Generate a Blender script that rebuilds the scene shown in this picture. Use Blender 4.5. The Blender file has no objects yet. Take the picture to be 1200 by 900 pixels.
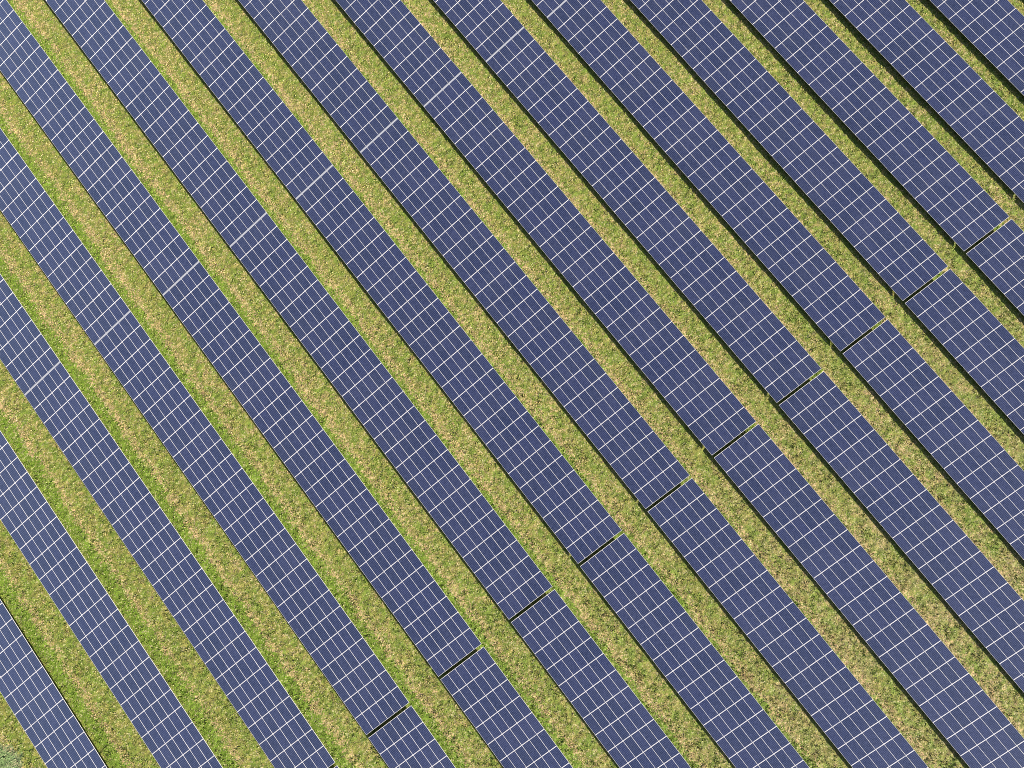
import bpy, math, random
import numpy as np
from mathutils import Matrix, Vector

random.seed(7)
rng = np.random.default_rng(7)
scene = bpy.context.scene
COL = scene.collection

# ------------------------------------------------------------------ layout
# X runs along the rows, Y across them (towards the raised edge), Z up.
ROW = 9.499          # row to row
CW = 2.0478          # panel column pitch along the row
PW = 1.00667         # panel pitch up the slope
TILT = 0.2256        # slope of the tables (raised edge towards +Y)
NCOL, NROW = 26, 6
JOINT = 0.060        # narrow joint between two tables
GAP = 0.345          # open gap between two tables
CT, ST = math.cos(TILT), math.sin(TILT)
STAG = 0.0013
CAM_POS = (-9.6764, 38.0776, 77.2872)
RX, RY, RZ = -0.154837, -0.016242, -0.90766
F = 811.375 / 1200.0


def rot(rx, ry, rz):
    cx, sx, cy, sy, cz, sz = math.cos(rx), math.sin(rx), math.cos(ry), math.sin(ry), math.cos(rz), math.sin(rz)
    A = Matrix(((1, 0, 0), (0, cx, -sx), (0, sx, cx)))
    B = Matrix(((cy, 0, sy), (0, 1, 0), (-sy, 0, cy)))
    C = Matrix(((cz, -sz, 0), (sz, cz, 0), (0, 0, 1)))
    return A @ B @ C


RC = rot(RX, RY, RZ)                 # world -> camera
RCN = np.array(RC)


def project(P):
    """world points (n,3) -> picture coordinates in 1200x900 units"""
    q = (np.asarray(P, float) - np.array(CAM_POS)) @ RCN.T
    d = np.maximum(-q[:, 2], 1e-3)
    return 600 + 1200 * F * q[:, 0] / d, 450 - 1200 * F * q[:, 1] / d


# ------------------------------------------------------------------ smooth noise for the terrain
def vnoise(x, y, scale, seed):
    r = np.random.default_rng(seed)
    T = r.random((256, 256))
    x = x / scale + 1000.37
    y = y / scale + 1000.71
    xi, yi = np.floor(x).astype(int), np.floor(y).astype(int)
    fx, fy = x - xi, y - yi
    fx = fx * fx * (3 - 2 * fx)
    fy = fy * fy * (3 - 2 * fy)
    a = T[xi % 256, yi % 256]; b = T[(xi + 1) % 256, yi % 256]
    c = T[xi % 256, (yi + 1) % 256]; d = T[(xi + 1) % 256, (yi + 1) % 256]
    return (a * (1 - fx) + b * fx) * (1 - fy) + (c * (1 - fx) + d * fx) * fy - 0.5


def ground_z(x, y):
    x = np.asarray(x, float); y = np.asarray(y, float)
    t = np.clip((y - 62) / 50, 0, 1) * np.clip((-x - 2) / 25, 0, 1)
    far = np.clip((np.hypot(x + 20, y - 45) - 140) / 400, 0, 1)
    return -0.57 - 0.10 * t + 0.14 * vnoise(x, y, 17, 3) + 0.10 * vnoise(x, y, 5.3, 4) - 3.0 * far


def ground_fine(x, y):
    return ground_z(x, y) + 0.05 * vnoise(x, y, 0.9, 5) + 0.05 * vnoise(x, y, 0.42, 6) + 0.09 * vnoise(x, y, 0.25, 8)


# ------------------------------------------------------------------ materials
def new_mat(name):
    m = bpy.data.materials.new(name)
    m.use_nodes = True
    nt = m.node_tree
    for n in list(nt.nodes):
        nt.nodes.remove(n)
    out = nt.nodes.new('ShaderNodeOutputMaterial')
    b = nt.nodes.new('ShaderNodeBsdfPrincipled')
    nt.links.new(b.outputs[0], out.inputs[0])
    return m, nt, b


class NB:
    """small helper for building node graphs"""
    def __init__(self, nt):
        self.nt = nt

    def _in(self, sock, v):
        if isinstance(v, bpy.types.NodeSocket):
            self.nt.links.new(v, sock)
        elif v is not None:
            sock.default_value = v

    def math(self, op, a, b=None, c=None, clamp=False):
        n = self.nt.nodes.new('ShaderNodeMath'); n.operation = op; n.use_clamp = clamp
        self._in(n.inputs[0], a)
        if b is not None: self._in(n.inputs[1], b)
        if c is not None: self._in(n.inputs[2], c)
        return n.outputs[0]

    def noise(self, vec, scale, detail=3, rough=0.55, dist=0.0):
        n = self.nt.nodes.new('ShaderNodeTexNoise')
        self.nt.links.new(vec, n.inputs['Vector'])
        n.inputs['Scale'].default_value = scale
        n.inputs['Detail'].default_value = detail
        n.inputs['Roughness'].default_value = rough
        n.inputs['Distortion'].default_value = dist
        return n.outputs['Fac']

    def ramp(self, fac, lo, hi):
        n = self.nt.nodes.new('ShaderNodeMapRange')
        n.interpolation_type = 'SMOOTHSTEP'
        self._in(n.inputs[0], fac)
        self._in(n.inputs[1], lo); self._in(n.inputs[2], hi)
        return n.outputs[0]

    def mix(self, f, a, b, mode='MIX'):
        n = self.nt.nodes.new('ShaderNodeMix'); n.data_type = 'RGBA'; n.blend_type = mode
        self._in(n.inputs[0], f)
        self._in(n.inputs[6], a if isinstance(a, bpy.types.NodeSocket) else (*a, 1))
        self._in(n.inputs[7], b if isinstance(b, bpy.types.NodeSocket) else (*b, 1))
        return n.outputs[2]

    def bump(self, h, strength, dist):
        n = self.nt.nodes.new('ShaderNodeBump')
        n.inputs['Strength'].default_value = strength
        n.inputs['Distance'].default_value = dist
        self.nt.links.new(h, n.inputs['Height'])
        return n.outputs[0]


GREEN = (0.150, 0.205, 0.028)
LUSH = (0.130, 0.230, 0.016)
OLIVE = (0.220, 0.215, 0.046)
STRAW = (0.470, 0.320, 0.165)
EARTH = (0.220, 0.140, 0.075)


def turf_colour(nb, pos, tone=None):
    """the mown turf: a lush strip along the drip line of each row, dry straw next to it, mixed grass beyond"""
    nt = nb.nt
    s = nt.nodes.new('ShaderNodeSeparateXYZ'); nt.links.new(pos, s.inputs[0])
    X, Y = s.outputs[0], s.outputs[1]
    n_big = nb.noise(pos, 0.075, 3)
    n_mid = nb.noise(pos, 0.42, 4, 0.6)
    n_pat = nb.noise(pos, 1.25, 4, 0.65)
    n_fin = nb.noise(pos, 5.5, 3, 0.7)
    vo = nt.nodes.new('ShaderNodeTexVoronoi'); vo.inputs['Scale'].default_value = 8.5
    wv = nt.nodes.new('ShaderNodeVectorMath'); wv.operation = 'MULTIPLY_ADD'
    wn_ = nt.nodes.new('ShaderNodeTexNoise'); wn_.inputs['Scale'].default_value = 5.0
    nt.links.new(pos, wn_.inputs['Vector'])
    nt.links.new(wn_.outputs['Color'], wv.inputs[0]); wv.inputs[1].default_value = (0.13, 0.13, 0.13)
    nt.links.new(pos, wv.inputs[2]); nt.links.new(wv.outputs[0], vo.inputs['Vector'])
    vs = nt.nodes.new('ShaderNodeSeparateColor'); nt.links.new(vo.outputs['Color'], vs.inputs[0])
    v1, v2, v3 = vs.outputs[0], vs.outputs[1], vs.outputs[2]
    # distance past the raised edge of the row, wandering a little
    w = nb.math('SUBTRACT', n_mid, 0.5)
    y = nb.math('ADD', Y, nb.math('MULTIPLY', w, 1.3))
    y = nb.math('ADD', y, nb.math('MULTIPLY', nb.math('SUBTRACT', n_big, 0.5), 1.0))
    y = nb.math('ADD', y, nb.math('MULTIPLY', nb.math('SUBTRACT', n_pat, 0.5), 1.1))
    y = nb.math('ADD', y, nb.math('MULTIPLY', nb.math('SUBTRACT', n_fin, 0.5), 0.9))
    y = nb.math('ADD', y, nb.math('MULTIPLY', nb.math('SUBTRACT', v2, 0.5), 0.8))
    d = nb.math('SUBTRACT', nb.math('MODULO', nb.math('ADD', y, ROW * 40 + 2.6), ROW), 2.6 + 6.04 * CT)
    lush = nb.math('MULTIPLY', nb.ramp(d, -1.3, -0.6), nb.math('SUBTRACT', 1.0, nb.ramp(d, 0.25, 0.95)))
    lush = nb.math('MULTIPLY', lush, nb.ramp(nb.math('ADD', n_pat, nb.math('MULTIPLY', n_big, 0.6)), 0.48, 0.74))
    straw = nb.math('MULTIPLY', nb.ramp(d, 0.2, 1.0), nb.math('SUBTRACT', 1.0, nb.ramp(d, 1.7, 3.0)))
    sv = nb.math('ADD', nb.math('MULTIPLY', straw, 0.56), nb.math('ADD', nb.math('MULTIPLY', n_pat, 0.75), nb.math('MULTIPLY', n_mid, 0.40)))
    sv = nb.math('ADD', sv, nb.math('MULTIPLY', nb.math('SUBTRACT', n_fin, 0.5), 0.50))
    sv = nb.math('ADD', sv, nb.math('MULTIPLY', nb.math('SUBTRACT', v1, 0.5), 0.50))
    sv = nb.math('ADD', sv, nb.math('MULTIPLY', nb.math('SUBTRACT', n_big, 0.5), 0.45))
    gd = nt.nodes.new('ShaderNodeVectorMath'); gd.operation = 'DISTANCE'
    nt.links.new(pos, gd.inputs[0]); gd.inputs[1].default_value = (-22.0, -14.0, -0.7)
    sv = nb.math('SUBTRACT', sv, nb.math('MULTIPLY', nb.math('SUBTRACT', 1.0, nb.ramp(gd.outputs['Value'], 5.0, 38.0)), 0.10))
    if tone is not None:
        sv = nb.math('ADD', sv, nb.math('MULTIPLY', nb.math('SUBTRACT', tone, 0.5), 0.42))
    dry = nb.ramp(sv, 0.66, 1.00)
    c = nb.mix(nb.ramp(n_pat, 0.38, 0.62), GREEN, OLIVE)
    c = nb.mix(dry, c, STRAW)
    c = nb.mix(nb.math('MULTIPLY', lush, 0.95), c, nb.mix(nb.ramp(n_fin, 0.4, 0.6), LUSH, GREEN))
    gr = nt.nodes.new('ShaderNodeVectorMath'); gr.operation = 'DISTANCE'
    nt.links.new(pos, gr.inputs[0]); gr.inputs[1].default_value = (38.0, 66.0, -0.7)
    brown = nb.math('MULTIPLY', nb.math('SUBTRACT', 1.0, nb.ramp(gr.outputs['Value'], 12.0, 55.0)), nb.ramp(n_mid, 0.42, 0.62))
    c = nb.mix(nb.math('MULTIPLY', brown, 0.28), c, (0.30, 0.20, 0.11))
    earth = nb.ramp(nb.math('ADD', n_fin, nb.math('MULTIPLY', nb.math('SUBTRACT', n_pat, 0.5), 0.8)), 0.66, 0.80)
    c = nb.mix(nb.math('MULTIPLY', earth, 0.6), c, EARTH)
    c = nb.mix(nb.math('MULTIPLY', nb.math('GREATER_THAN', v3, 0.84), 0.50), c, (0.055, 0.085, 0.020))
    c = nb.mix(nb.math('MULTIPLY', nb.math('LESS_THAN', v3, 0.10), 0.50), c, (0.52, 0.44, 0.26))
    # a bluish patch of other growth at the lower left
    pd = nt.nodes.new('ShaderNodeVectorMath'); pd.operation = 'DISTANCE'
    nt.links.new(pos, pd.inputs[0]); pd.inputs[1].default_value = (-21.0, -23.2, -0.7)
    patch = nb.math('SUBTRACT', 1.0, nb.ramp(nb.math('ADD', pd.outputs['Value'], nb.math('MULTIPLY', nb.math('SUBTRACT', n_pat, 0.5), 2.5)), 2.0, 2.4))
    c = nb.mix(nb.math('MULTIPLY', patch, 0.5), c, (0.17, 0.25, 0.15))
    return c, n_fin


def make_turf(name, tuft):
    m, nt, b = new_mat(name)
    nb = NB(nt)
    g = nt.nodes.new('ShaderNodeNewGeometry')
    t = None
    if tuft:
        a = nt.nodes.new('ShaderNodeAttribute'); a.attribute_name = 'tone'
        t = a.outputs['Fac']
    c, fine = turf_colour(nb, g.outputs['Position'], t)
    if tuft:
        u = nb.math('FRACT', nb.math('MULTIPLY', t, 17.0))
        c = nb.mix(nb.math('MULTIPLY', nb.ramp(u, 0.80, 1.0), 0.5), c, (0.46, 0.38, 0.20))
        c = nb.mix(nb.math('MULTIPLY', nb.math('SUBTRACT', 1.0, nb.ramp(u, 0.0, 0.35)), 0.45), c, (0.045, 0.070, 0.018))
    else:
        v = nb.noise(g.outputs['Position'], 9.0, 2, 0.7)
        c = nb.mix(nb.ramp(v, 0.35, 0.75), nb.mix(1.0, c, (0.62, 0.62, 0.62), 'MULTIPLY'), c)
        nt.links.new(nb.bump(nb.math('ADD', v, fine), 0.7, 0.06), b.inputs['Normal'])
    nt.links.new(c, b.inputs['Base Color'])
    b.inputs['Roughness'].default_value = 0.85
    b.inputs['Specular IOR Level'].default_value = 0.2
    return m


M_GROUND = make_turf('turf_ground', False)
M_TUFT = make_turf('turf_blades', True)

# photovoltaic laminate; the UV map holds metres inside one module
LG, WG = CW - 0.014, PW - 0.010          # module size
LIPS, LIPL = 0.011, 0.0080                # frame lips (short / long sides)
M_CELL, nt, b = new_mat('solar_cells')
nb = NB(nt)
uv = nt.nodes.new('ShaderNodeUVMap'); uv.uv_map = 'UVMap'
s = nt.nodes.new('ShaderNodeSeparateXYZ'); nt.links.new(uv.outputs[0], s.inputs[0])
ML, MW = 0.029, 0.0130                    # white backsheet margins outside the cells
cl, cw = (LG - 2 * ML) / 12, (WG - 2 * MW) / 6
ux = nb.math('DIVIDE', nb.math('SUBTRACT', s.outputs[0], ML), cl)
uy = nb.math('DIVIDE', nb.math('SUBTRACT', s.outputs[1], MW), cw)
inside = nb.math('MULTIPLY',
                 nb.math('MULTIPLY', nb.math('GREATER_THAN', ux, 0.0), nb.math('LESS_THAN', ux, 12.0)),
                 nb.math('MULTIPLY', nb.math('GREATER_THAN', uy, 0.0), nb.math('LESS_THAN', uy, 6.0)))
fx = nb.math('ABSOLUTE', nb.math('SUBTRACT', nb.math('FRACT', ux), 0.5))
fy = nb.math('ABSOLUTE', nb.math('SUBTRACT', nb.math('FRACT', uy), 0.5))
line = nb.math('MAXIMUM', nb.math('GREATER_THAN', fx, 0.484), nb.math('GREATER_THAN', fy, 0.476))
bus = nb.math('GREATER_THAN', nb.math('ABSOLUTE', nb.math('SUBTRACT', nb.math('FRACT', nb.math('MULTIPLY', uy, 3.0)), 0.5)), 0.485)
at = nt.nodes.new('ShaderNodeAttribute'); at.attribute_name = 'tone'
cellid = nt.nodes.new('ShaderNodeCombineXYZ')
nt.links.new(nb.math('FLOOR', ux), cellid.inputs[0]); nt.links.new(nb.math('FLOOR', uy), cellid.inputs[1]); nt.links.new(at.outputs['Fac'], cellid.inputs[2])
wn = nt.nodes.new('ShaderNodeTexWhiteNoise'); nt.links.new(cellid.outputs[0], wn.inputs[0])
g = nt.nodes.new('ShaderNodeNewGeometry')
crystal = nb.noise(g.outputs['Position'], 30.0, 2)
blue = nb.mix(wn.outputs['Value'], (0.0095, 0.0120, 0.044), (0.0150, 0.0185, 0.064))
blue = nb.mix(at.outputs['Fac'], nb.mix(1.0, blue, (0.60, 0.70, 0.74), 'MULTIPLY'), blue)
blue = nb.mix(nb.math('MULTIPLY', bus, 0.30), blue, (0.20, 0.22, 0.33))
blue = nb.mix(nb.math('MULTIPLY', line, 0.55), blue, (0.29, 0.33, 0.50))
colr = nb.mix(inside, (0.72, 0.67, 0.66), blue)
# dust film, a little uneven
dust = nb.noise(g.outputs['Position'], 0.22, 4, 0.6)
colr = nb.mix(nb.math('MULTIPLY', nb.ramp(dust, 0.3, 0.8), 0.020), colr, (0.36, 0.34, 0.36))
nt.links.new(colr, b.inputs['Base Color'])
b.inputs['Roughness'].default_value = 0.16
b.inputs['IOR'].default_value = 1.75
b.inputs['Sheen Weight'].default_value = 0.22
b.inputs['Sheen Roughness'].default_value = 0.45
b.inputs['Sheen Tint'].default_value = (0.50, 0.64, 1.0, 1)
b.inputs['Specular IOR Level'].default_value = 0.5


def metal(name, col, rough, metallic, spots=0.12):
    m, nt, b = new_mat(name)
    nb = NB(nt)
    g = nt.nodes.new('ShaderNodeNewGeometry')
    v = nb.noise(g.outputs['Position'], 6.0, 4, 0.6)
    c = nb.mix(nb.math('MULTIPLY', v, spots * 2), col, tuple(x * 0.6 for x in col))
    nt.links.new(c, b.inputs['Base Color'])
    b.inputs['Roughness'].default_value = rough
    b.inputs['Metallic'].default_value = metallic
    return m


M_ALU = metal('anodised_aluminium', (0.76, 0.73, 0.71), 0.45, 0.0)
M_COVER = metal('pale_joint_sheet', (0.33, 0.33, 0.36), 0.50, 0.0)
M_STEEL = metal('galvanised_steel', (0.36, 0.37, 0.38), 0.5, 0.7)


# ------------------------------------------------------------------ mesh tools
def box_arrays(x0, x1, y0, y1, z0, z1):
    v = [(x0, y0, z0), (x1, y0, z0), (x1, y1, z0), (x0, y1, z0), (x0, y0, z1), (x1, y0, z1), (x1, y1, z1), (x0, y1, z1)]
    f = [(0, 3, 2, 1), (4, 5, 6, 7), (0, 1, 5, 4), (1, 2, 6, 5), (2, 3, 7, 6), (3, 0, 4, 7)]
    return v, f


def mesh_from(name, V, Fc, mats, midx=None):
    me = bpy.data.meshes.new(name)
    me.from_pydata(V, [], Fc)
    for m in mats:
        me.materials.append(m)
    if midx:
        me.polygons.foreach_set('material_index', midx)
    me.update()
    return me


def boxes_mesh(name, boxes, mat):
    V, Fc = [], []
    for bx in boxes:
        v, f = box_arrays(*bx)
        n = len(V); V += v; Fc += [tuple(i + n for i in q) for q in f]
    return mesh_from(name, V, Fc, [mat])


def panel_geo(ox=0.0, oy=0.0):
    """one framed module, lower-left corner at (ox, oy), top of the frame at z=0"""
    V, Fc, mi, uvs = [], [], [], []

    def add(bx, m):
        v, f = box_arrays(*bx)
        n = len(V); V.extend(v)
        for q in f:
            Fc.append(tuple(i + n for i in q)); mi.append(m)
            for i in q:
                uvs.append((v[i][0], v[i][1]))
    add((0, LIPS, 0, WG, -0.040, 0.0), 1)
    add((LG - LIPS, LG, 0, WG, -0.040, 0.0), 1)
    add((LIPS, LG - LIPS, 0, LIPL, -0.040, 0.0), 1)
    add((LIPS, LG - LIPS, WG - LIPL, WG, -0.040, 0.0), 1)
    add((LIPS - .002, LG - LIPS + .002, LIPL - .002, WG - LIPL + .002, -0.010, -0.003), 0)
    V = [(x + ox, y + oy, z) for x, y, z in V]
    return V, Fc, mi, uvs


def panel_mesh(cells, name, tones):
    V, Fc, mi, uvs, tn = [], [], [], [], []
    for (i, j), t in zip(cells, tones):
        v, f, m, u = panel_geo(i * CW + 0.007, j * PW + 0.005)
        n = len(V); V += v; Fc += [tuple(a + n for a in q) for q in f]; mi += m; uvs += u; tn += [t] * len(f)
    me = mesh_from(name, V, Fc, [M_CELL, M_ALU], mi)
    lay = me.uv_layers.new(name='UVMap')
    lay.data.foreach_set('uv', np.array(uvs, float).ravel())
    a = me.attributes.new('tone', 'FLOAT', 'FACE'); a.data.foreach_set('value', tn)
    return me


PANEL_MESHES = [panel_mesh([(0, 0)], 'solar_panel', [k / 11.0]) for k in range(12)]

SLOPE = Matrix.Rotation(TILT, 4, 'X')        # table plane: Y runs up the slope


def new_obj(name, data, parent=None, mat=None):
    o = bpy.data.objects.new(name, data)
    COL.objects.link(o)
    if parent is not None:
        o.parent = parent
    if mat is not None:
        o.matrix_local = mat
    return o


# shared structural meshes
LEN = NCOL * CW
PURLIN = boxes_mesh('purlin', [(0.02, LEN - 0.02, -0.03, 0.03, -0.118, -0.043)], M_STEEL)
RAFTER = boxes_mesh('rafter', [(-0.035, 0.035, 0.25, 5.8, -0.24, -0.121)], M_STEEL)
COVER = boxes_mesh('joint_cover', [(-0.10 - JOINT / 2, 0.10 - JOINT / 2, 0.0, 6.03, 0.008, 0.018)], M_COVER)


def post_mesh(name):
    # C-section post, unit height 1 m hanging from z=0
    return boxes_mesh(name, [(-0.05, 0.05, -0.035, -0.029, -1, 0), (-0.05, -0.044, -0.029, 0.04, -1, 0), (0.044, 0.05, -0.029, 0.04, -1, 0)], M_STEEL)


POST = post_mesh('post')


def ordinal(k):
    return ['first', 'second', 'third', 'fourth', 'fifth', 'sixth', 'seventh', 'eighth', 'ninth', 'tenth', 'eleventh',
            'twelfth', 'thirteenth', 'fourteenth', 'fifteenth', 'sixteenth', 'seventeenth'][k]


def seg_x0(k, seg):
    base = k * STAG
    return {'A': base - 2 * LEN - JOINT, 'B': base - LEN, 'C': base + GAP}[seg]


def make_table(k, seg, label):
    x0 = seg_x0(k, seg)
    root = bpy.data.objects.new('solar_table', None)
    COL.objects.link(root)
    cx, cy = x0 + LEN / 2, k * ROW + 3
    gz = float(ground_z(cx, cy))
    root.location = (x0, k * ROW, 0)
    root.empty_display_size = 0.5
    root['label'] = label
    root['category'] = 'solar table'
    root['group'] = 'long solar tables standing in parallel rows on the grass'
    # which modules the picture shows, and how large
    ii, jj = np.meshgrid(np.arange(NCOL), np.arange(NROW), indexing='ij')
    ii, jj = ii.ravel(), jj.ravel()
    pc = np.stack([x0 + (ii + .5) * CW, k * ROW + (jj + .5) * PW * CT, (jj + .5) * PW * ST], 1)
    px, py = project(pc)
    dist = -((pc - np.array(CAM_POS)) @ RCN.T)[:, 2]
    vis = (px > -6) & (px < 1206) & (py > -6) & (py < 906)
    order = np.argsort(dist + np.where(vis, 0, 1e6))
    indiv = [int(q) for q in order if vis[q]][:100]
    chosen = set(indiv)
    rest = [q for q in range(len(ii)) if q not in chosen]
    for q in indiv:
        i, j = int(ii[q]), int(jj[q])
        o = bpy.data.objects.new('solar_panel', random.choice(PANEL_MESHES))
        COL.objects.link(o); o.parent = root
        # hand-fitted modules: tiny differences in height and pitch
        jig = Matrix.Rotation(random.gauss(0, 0.0022), 4, 'X') @ Matrix.Rotation(random.gauss(0, 0.0016), 4, 'Y')
        o.matrix_local = SLOPE @ Matrix.Translation((i * CW + 0.007, j * PW + 0.005, 0.0)) @ jig
    if rest:
        me = panel_mesh([(int(ii[q]), int(jj[q])) for q in rest], 'solar_panels_rest', [random.random() for _ in rest])
        o = new_obj('solar_panel', me, root, SLOPE.copy())
        if indiv or True:
            o['kind'] = 'stuff'
    for y in (0.75, 2.25, 3.8, 5.3):
        new_obj('purlin', PURLIN, root, SLOPE @ Matrix.Translation((0, y, 0)))
    nfr = 7
    for t in range(nfr):
        x = 1.6 + t * (LEN - 3.2) / (nfr - 1)
        new_obj('rafter', RAFTER, root, SLOPE @ Matrix.Translation((x, 0, 0)))
        for ys in (1.3, 4.7):
            wx, wy, wz = x0 + x, k * ROW + ys * CT, ys * ST - 0.2
            h = wz - float(ground_fine(wx, wy)) + 0.12
            new_obj('post', POST, root, Matrix.Translation((x, ys * CT, wz)) @ Matrix.Diagonal((1, 1, h, 1)))
    if seg == 'B' and has_joint(k):
        new_obj('joint_cover', COVER, root, SLOPE.copy())
    return root


def has_joint(k):
    return -1 <= k <= 10


segs = {}
for k in range(-3, 15):
    segs[k] = ['B']
for k in range(-1, 10):
    segs[k].insert(0, 'A')
for k in range(0, 12):
    segs[k].append('C')
for k in sorted(segs):
    r = k + 2
    for sg in segs[k]:
        if k == -3:
            lab = 'blue solar table just past the lower left corner of the photo'
        elif k == 14 or k == 13:
            lab = 'blue solar table ' + ('just past' if k == 13 else 'further past') + ' the top right corner of the photo'
        else:
            row = ordinal(r) + ' row from the lower left corner'
            if (sg, k) in (('A', -1), ('A', 9), ('C', 11)):
                lab = 'blue solar table just past the ' + {-1: 'left', 9: 'top', 11: 'right'}[k] + ' edge of the photo'
            elif sg == 'A':
                lab = 'blue solar table above the pale joint, ' + row
            elif sg == 'C':
                lab = 'blue solar table below the dark gap, ' + row
            elif k in (-2, -1):
                lab = 'unbroken blue solar table, ' + row
            elif k in (11, 12):
                lab = 'unbroken blue solar table, ' + row
            elif k in (9, 10):
                lab = 'blue solar table above the dark gap, ' + row
            else:
                lab = 'blue solar table between pale joint and dark gap, ' + row
        make_table(k, sg, lab)

# ------------------------------------------------------------------ ground
XA, XB, YA, YB = -118.0, 66.0, -42.0, 142.0


def grid_mesh(name, xs, ys, hole=None, zf=ground_z):
    X, Y = np.meshgrid(xs, ys, indexing='ij')
    Z = zf(X, Y)
    nx, ny = X.shape
    co = np.stack([X, Y, Z], -1).reshape(-1, 3)
    i, j = np.meshgrid(np.arange(nx - 1), np.arange(ny - 1), indexing='ij')
    a = (i * ny + j).ravel()
    q = np.stack([a, a + ny, a + ny + 1, a + 1], 1)
    if hole is not None:
        q = q[hole(X, Y)]
    me = bpy.data.meshes.new(name)
    me.vertices.add(len(co)); me.vertices.foreach_set('co', co.ravel().astype(np.float32))
    me.loops.add(q.size); me.loops.foreach_set('vertex_index', q.ravel().astype(np.int32))
    me.polygons.add(len(q)); me.polygons.foreach_set('loop_start', np.arange(0, q.size, 4, dtype=np.int32))
    me.polygons.foreach_set('loop_total', np.full(len(q), 4, dtype=np.int32))
    me.polygons.foreach_set('use_smooth', np.ones(len(q), dtype=bool))
    me.update(calc_edges=True)
    return me


near_x = np.arange(XA, XB + .01, 0.125)
near_y = np.arange(YA, YB + .01, 0.125)


def spread(a, b):
    s = np.array([1, 3, 7, 15, 30, 60, 120, 250, 500, 1000, 2000.0])
    return np.concatenate([(a - s)[::-1], [0], b + s])


def zf_all(X, Y):
    edge = np.minimum(np.minimum(X - XA, XB - X), np.minimum(Y - YA, YB - Y))
    w = np.clip(edge / 2.0, 0, 1)
    return ground_z(X, Y) * (1 - w) + ground_fine(X, Y) * w


gxs = np.concatenate([XA - np.array([2000, 1000, 500, 250, 120, 60, 30, 15, 7, 3.0]), near_x, XB + np.array([3, 7, 15, 30, 60, 120, 250, 500, 1000, 2000.0])])
gys = np.concatenate([YA - np.array([2000, 1000, 500, 250, 120, 60, 30, 15, 7, 3.0]), near_y, YB + np.array([3, 7, 15, 30, 60, 120, 250, 500, 1000, 2000.0])])
gm = grid_mesh('ground', gxs, gys, None, zf_all)
gm.materials.append(M_GROUND)
ground = new_obj('ground', gm)
ground['kind'] = 'structure'

# ------------------------------------------------------------------ grass tufts (one uncountable mass)
N = 900000
tx = rng.uniform(XA + 6, XB - 6, N)
ty = rng.uniform(YA + 6, YB - 6, N)
tz = ground_fine(tx, ty)
px, py = project(np.stack([tx, ty, tz], 1))
keep = (px > -90) & (px < 1290) & (py > -90) & (py < 990)
# no tall growth far under the tables
ph = np.mod(ty, ROW)
keep &= ~((ph > 1.6) & (ph < 4.4))
dens = vnoise(tx, ty, 0.8, 21) + vnoise(tx, ty, 0.35, 22) * 0.8
keep &= dens > -0.35
tx, ty, tz, dens = tx[keep], ty[keep], tz[keep], dens[keep]
n = len(tx)
BL = 4
hgt = rng.uniform(0.04, 0.11, n) * (1 + 0.9 * np.clip(dens, -0.4, 0.6)) 
tone = rng.random(n)
ang = rng.uniform(0, 2 * np.pi, (n, BL))
rad = rng.uniform(0.01, 0.07, (n, BL))
lean = rng.uniform(0.03, 0.10, (n, BL))
wid = rng.uniform(0.018, 0.045, (n, BL))
h = hgt[:, None] * rng.uniform(0.6, 1.2, (n, BL))
bx = tx[:, None] + rad * np.cos(ang); by = ty[:, None] + rad * np.sin(ang)
dx, dy = np.cos(ang), np.sin(ang)
z0 = np.repeat(tz[:, None] - 0.03, BL, axis=1)
P0 = np.stack([bx - dy * wid, by + dx * wid, z0], -1)
P1 = np.stack([bx + dy * wid, by - dx * wid, z0], -1)
mx, my = bx + dx * lean * 0.45, by + dy * lean * 0.45
P2 = np.stack([mx + dy * wid * .8, my - dx * wid * .8, z0 + h * 0.75], -1)
P3 = np.stack([bx + dx * lean * 1.3, by + dy * lean * 1.3, z0 + h], -1)
co = np.stack([P0, P1, P2, P3], 2).reshape(-1, 3)
nf = n * BL
me = bpy.data.meshes.new('grass')
me.vertices.add(len(co)); me.vertices.foreach_set('co', co.ravel().astype(np.float32))
me.loops.add(nf * 4); me.loops.foreach_set('vertex_index', np.arange(nf * 4, dtype=np.int32))
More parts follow.
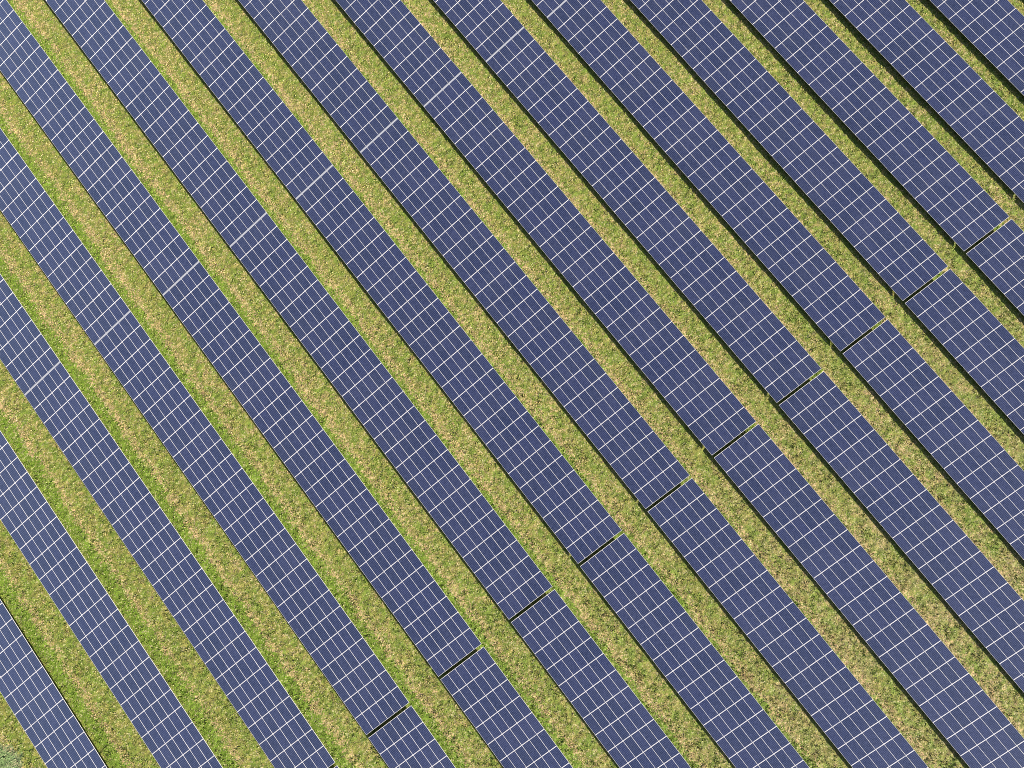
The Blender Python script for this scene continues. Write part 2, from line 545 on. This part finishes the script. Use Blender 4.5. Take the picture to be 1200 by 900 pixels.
me.polygons.add(nf); me.polygons.foreach_set('loop_start', np.arange(0, nf * 4, 4, dtype=np.int32))
me.polygons.foreach_set('loop_total', np.full(nf, 4, dtype=np.int32))
me.update(calc_edges=True)
a = me.attributes.new('tone', 'FLOAT', 'FACE')
a.data.foreach_set('value', np.repeat(tone, BL).astype(np.float32))
me.materials.append(M_TUFT)
grass = new_obj('grass', me)
grass['kind'] = 'stuff'
grass['label'] = 'mown green and straw coloured grass between the rows of solar tables'
grass['category'] = 'grass'

# ------------------------------------------------------------------ light
to_sun = Vector((2.15, 0.58, 1.0)).normalized()
el = math.asin(to_sun.z)
w = bpy.data.worlds.new('World'); scene.world = w; w.use_nodes = True
nt = w.node_tree
bg = nt.nodes['Background']
sky = nt.nodes.new('ShaderNodeTexSky'); sky.sky_type = 'NISHITA'; sky.sun_disc = False
sky.sun_elevation = el
sky.sun_rotation = math.atan2(to_sun.x, to_sun.y)
sky.air_density = 1.0; sky.dust_density = 1.2; sky.ozone_density = 1.0
nt.links.new(sky.outputs[0], bg.inputs[0]); bg.inputs[1].default_value = 0.064
ld = bpy.data.lights.new('sun', 'SUN'); ld.energy = 5.0; ld.angle = math.radians(0.5); ld.color = (1.0, 0.93, 0.82)
sun = bpy.data.objects.new('sun', ld); COL.objects.link(sun)
sun.rotation_euler = (-to_sun).to_track_quat('-Z', 'Y').to_euler()

# ------------------------------------------------------------------ camera
cd = bpy.data.cameras.new('camera')
cd.sensor_fit = 'HORIZONTAL'; cd.sensor_width = 36; cd.lens = 36 * F
cd.clip_start = 1; cd.clip_end = 6000
cam = bpy.data.objects.new('camera', cd); COL.objects.link(cam)
cam.matrix_world = Matrix.Translation(CAM_POS) @ RC.transposed().to_4x4()
scene.camera = cam

scene.view_settings.view_transform = 'Standard'
scene.view_settings.look = 'None'
scene.view_settings.exposure = 1.62
scene.view_settings.gamma = 1.0
scene.cycles.use_denoising = False
scene.cycles.max_bounces = 4
scene.cycles.diffuse_bounces = 2
scene.cycles.filter_width = 0.95
scene.cycles.use_adaptive_sampling = True
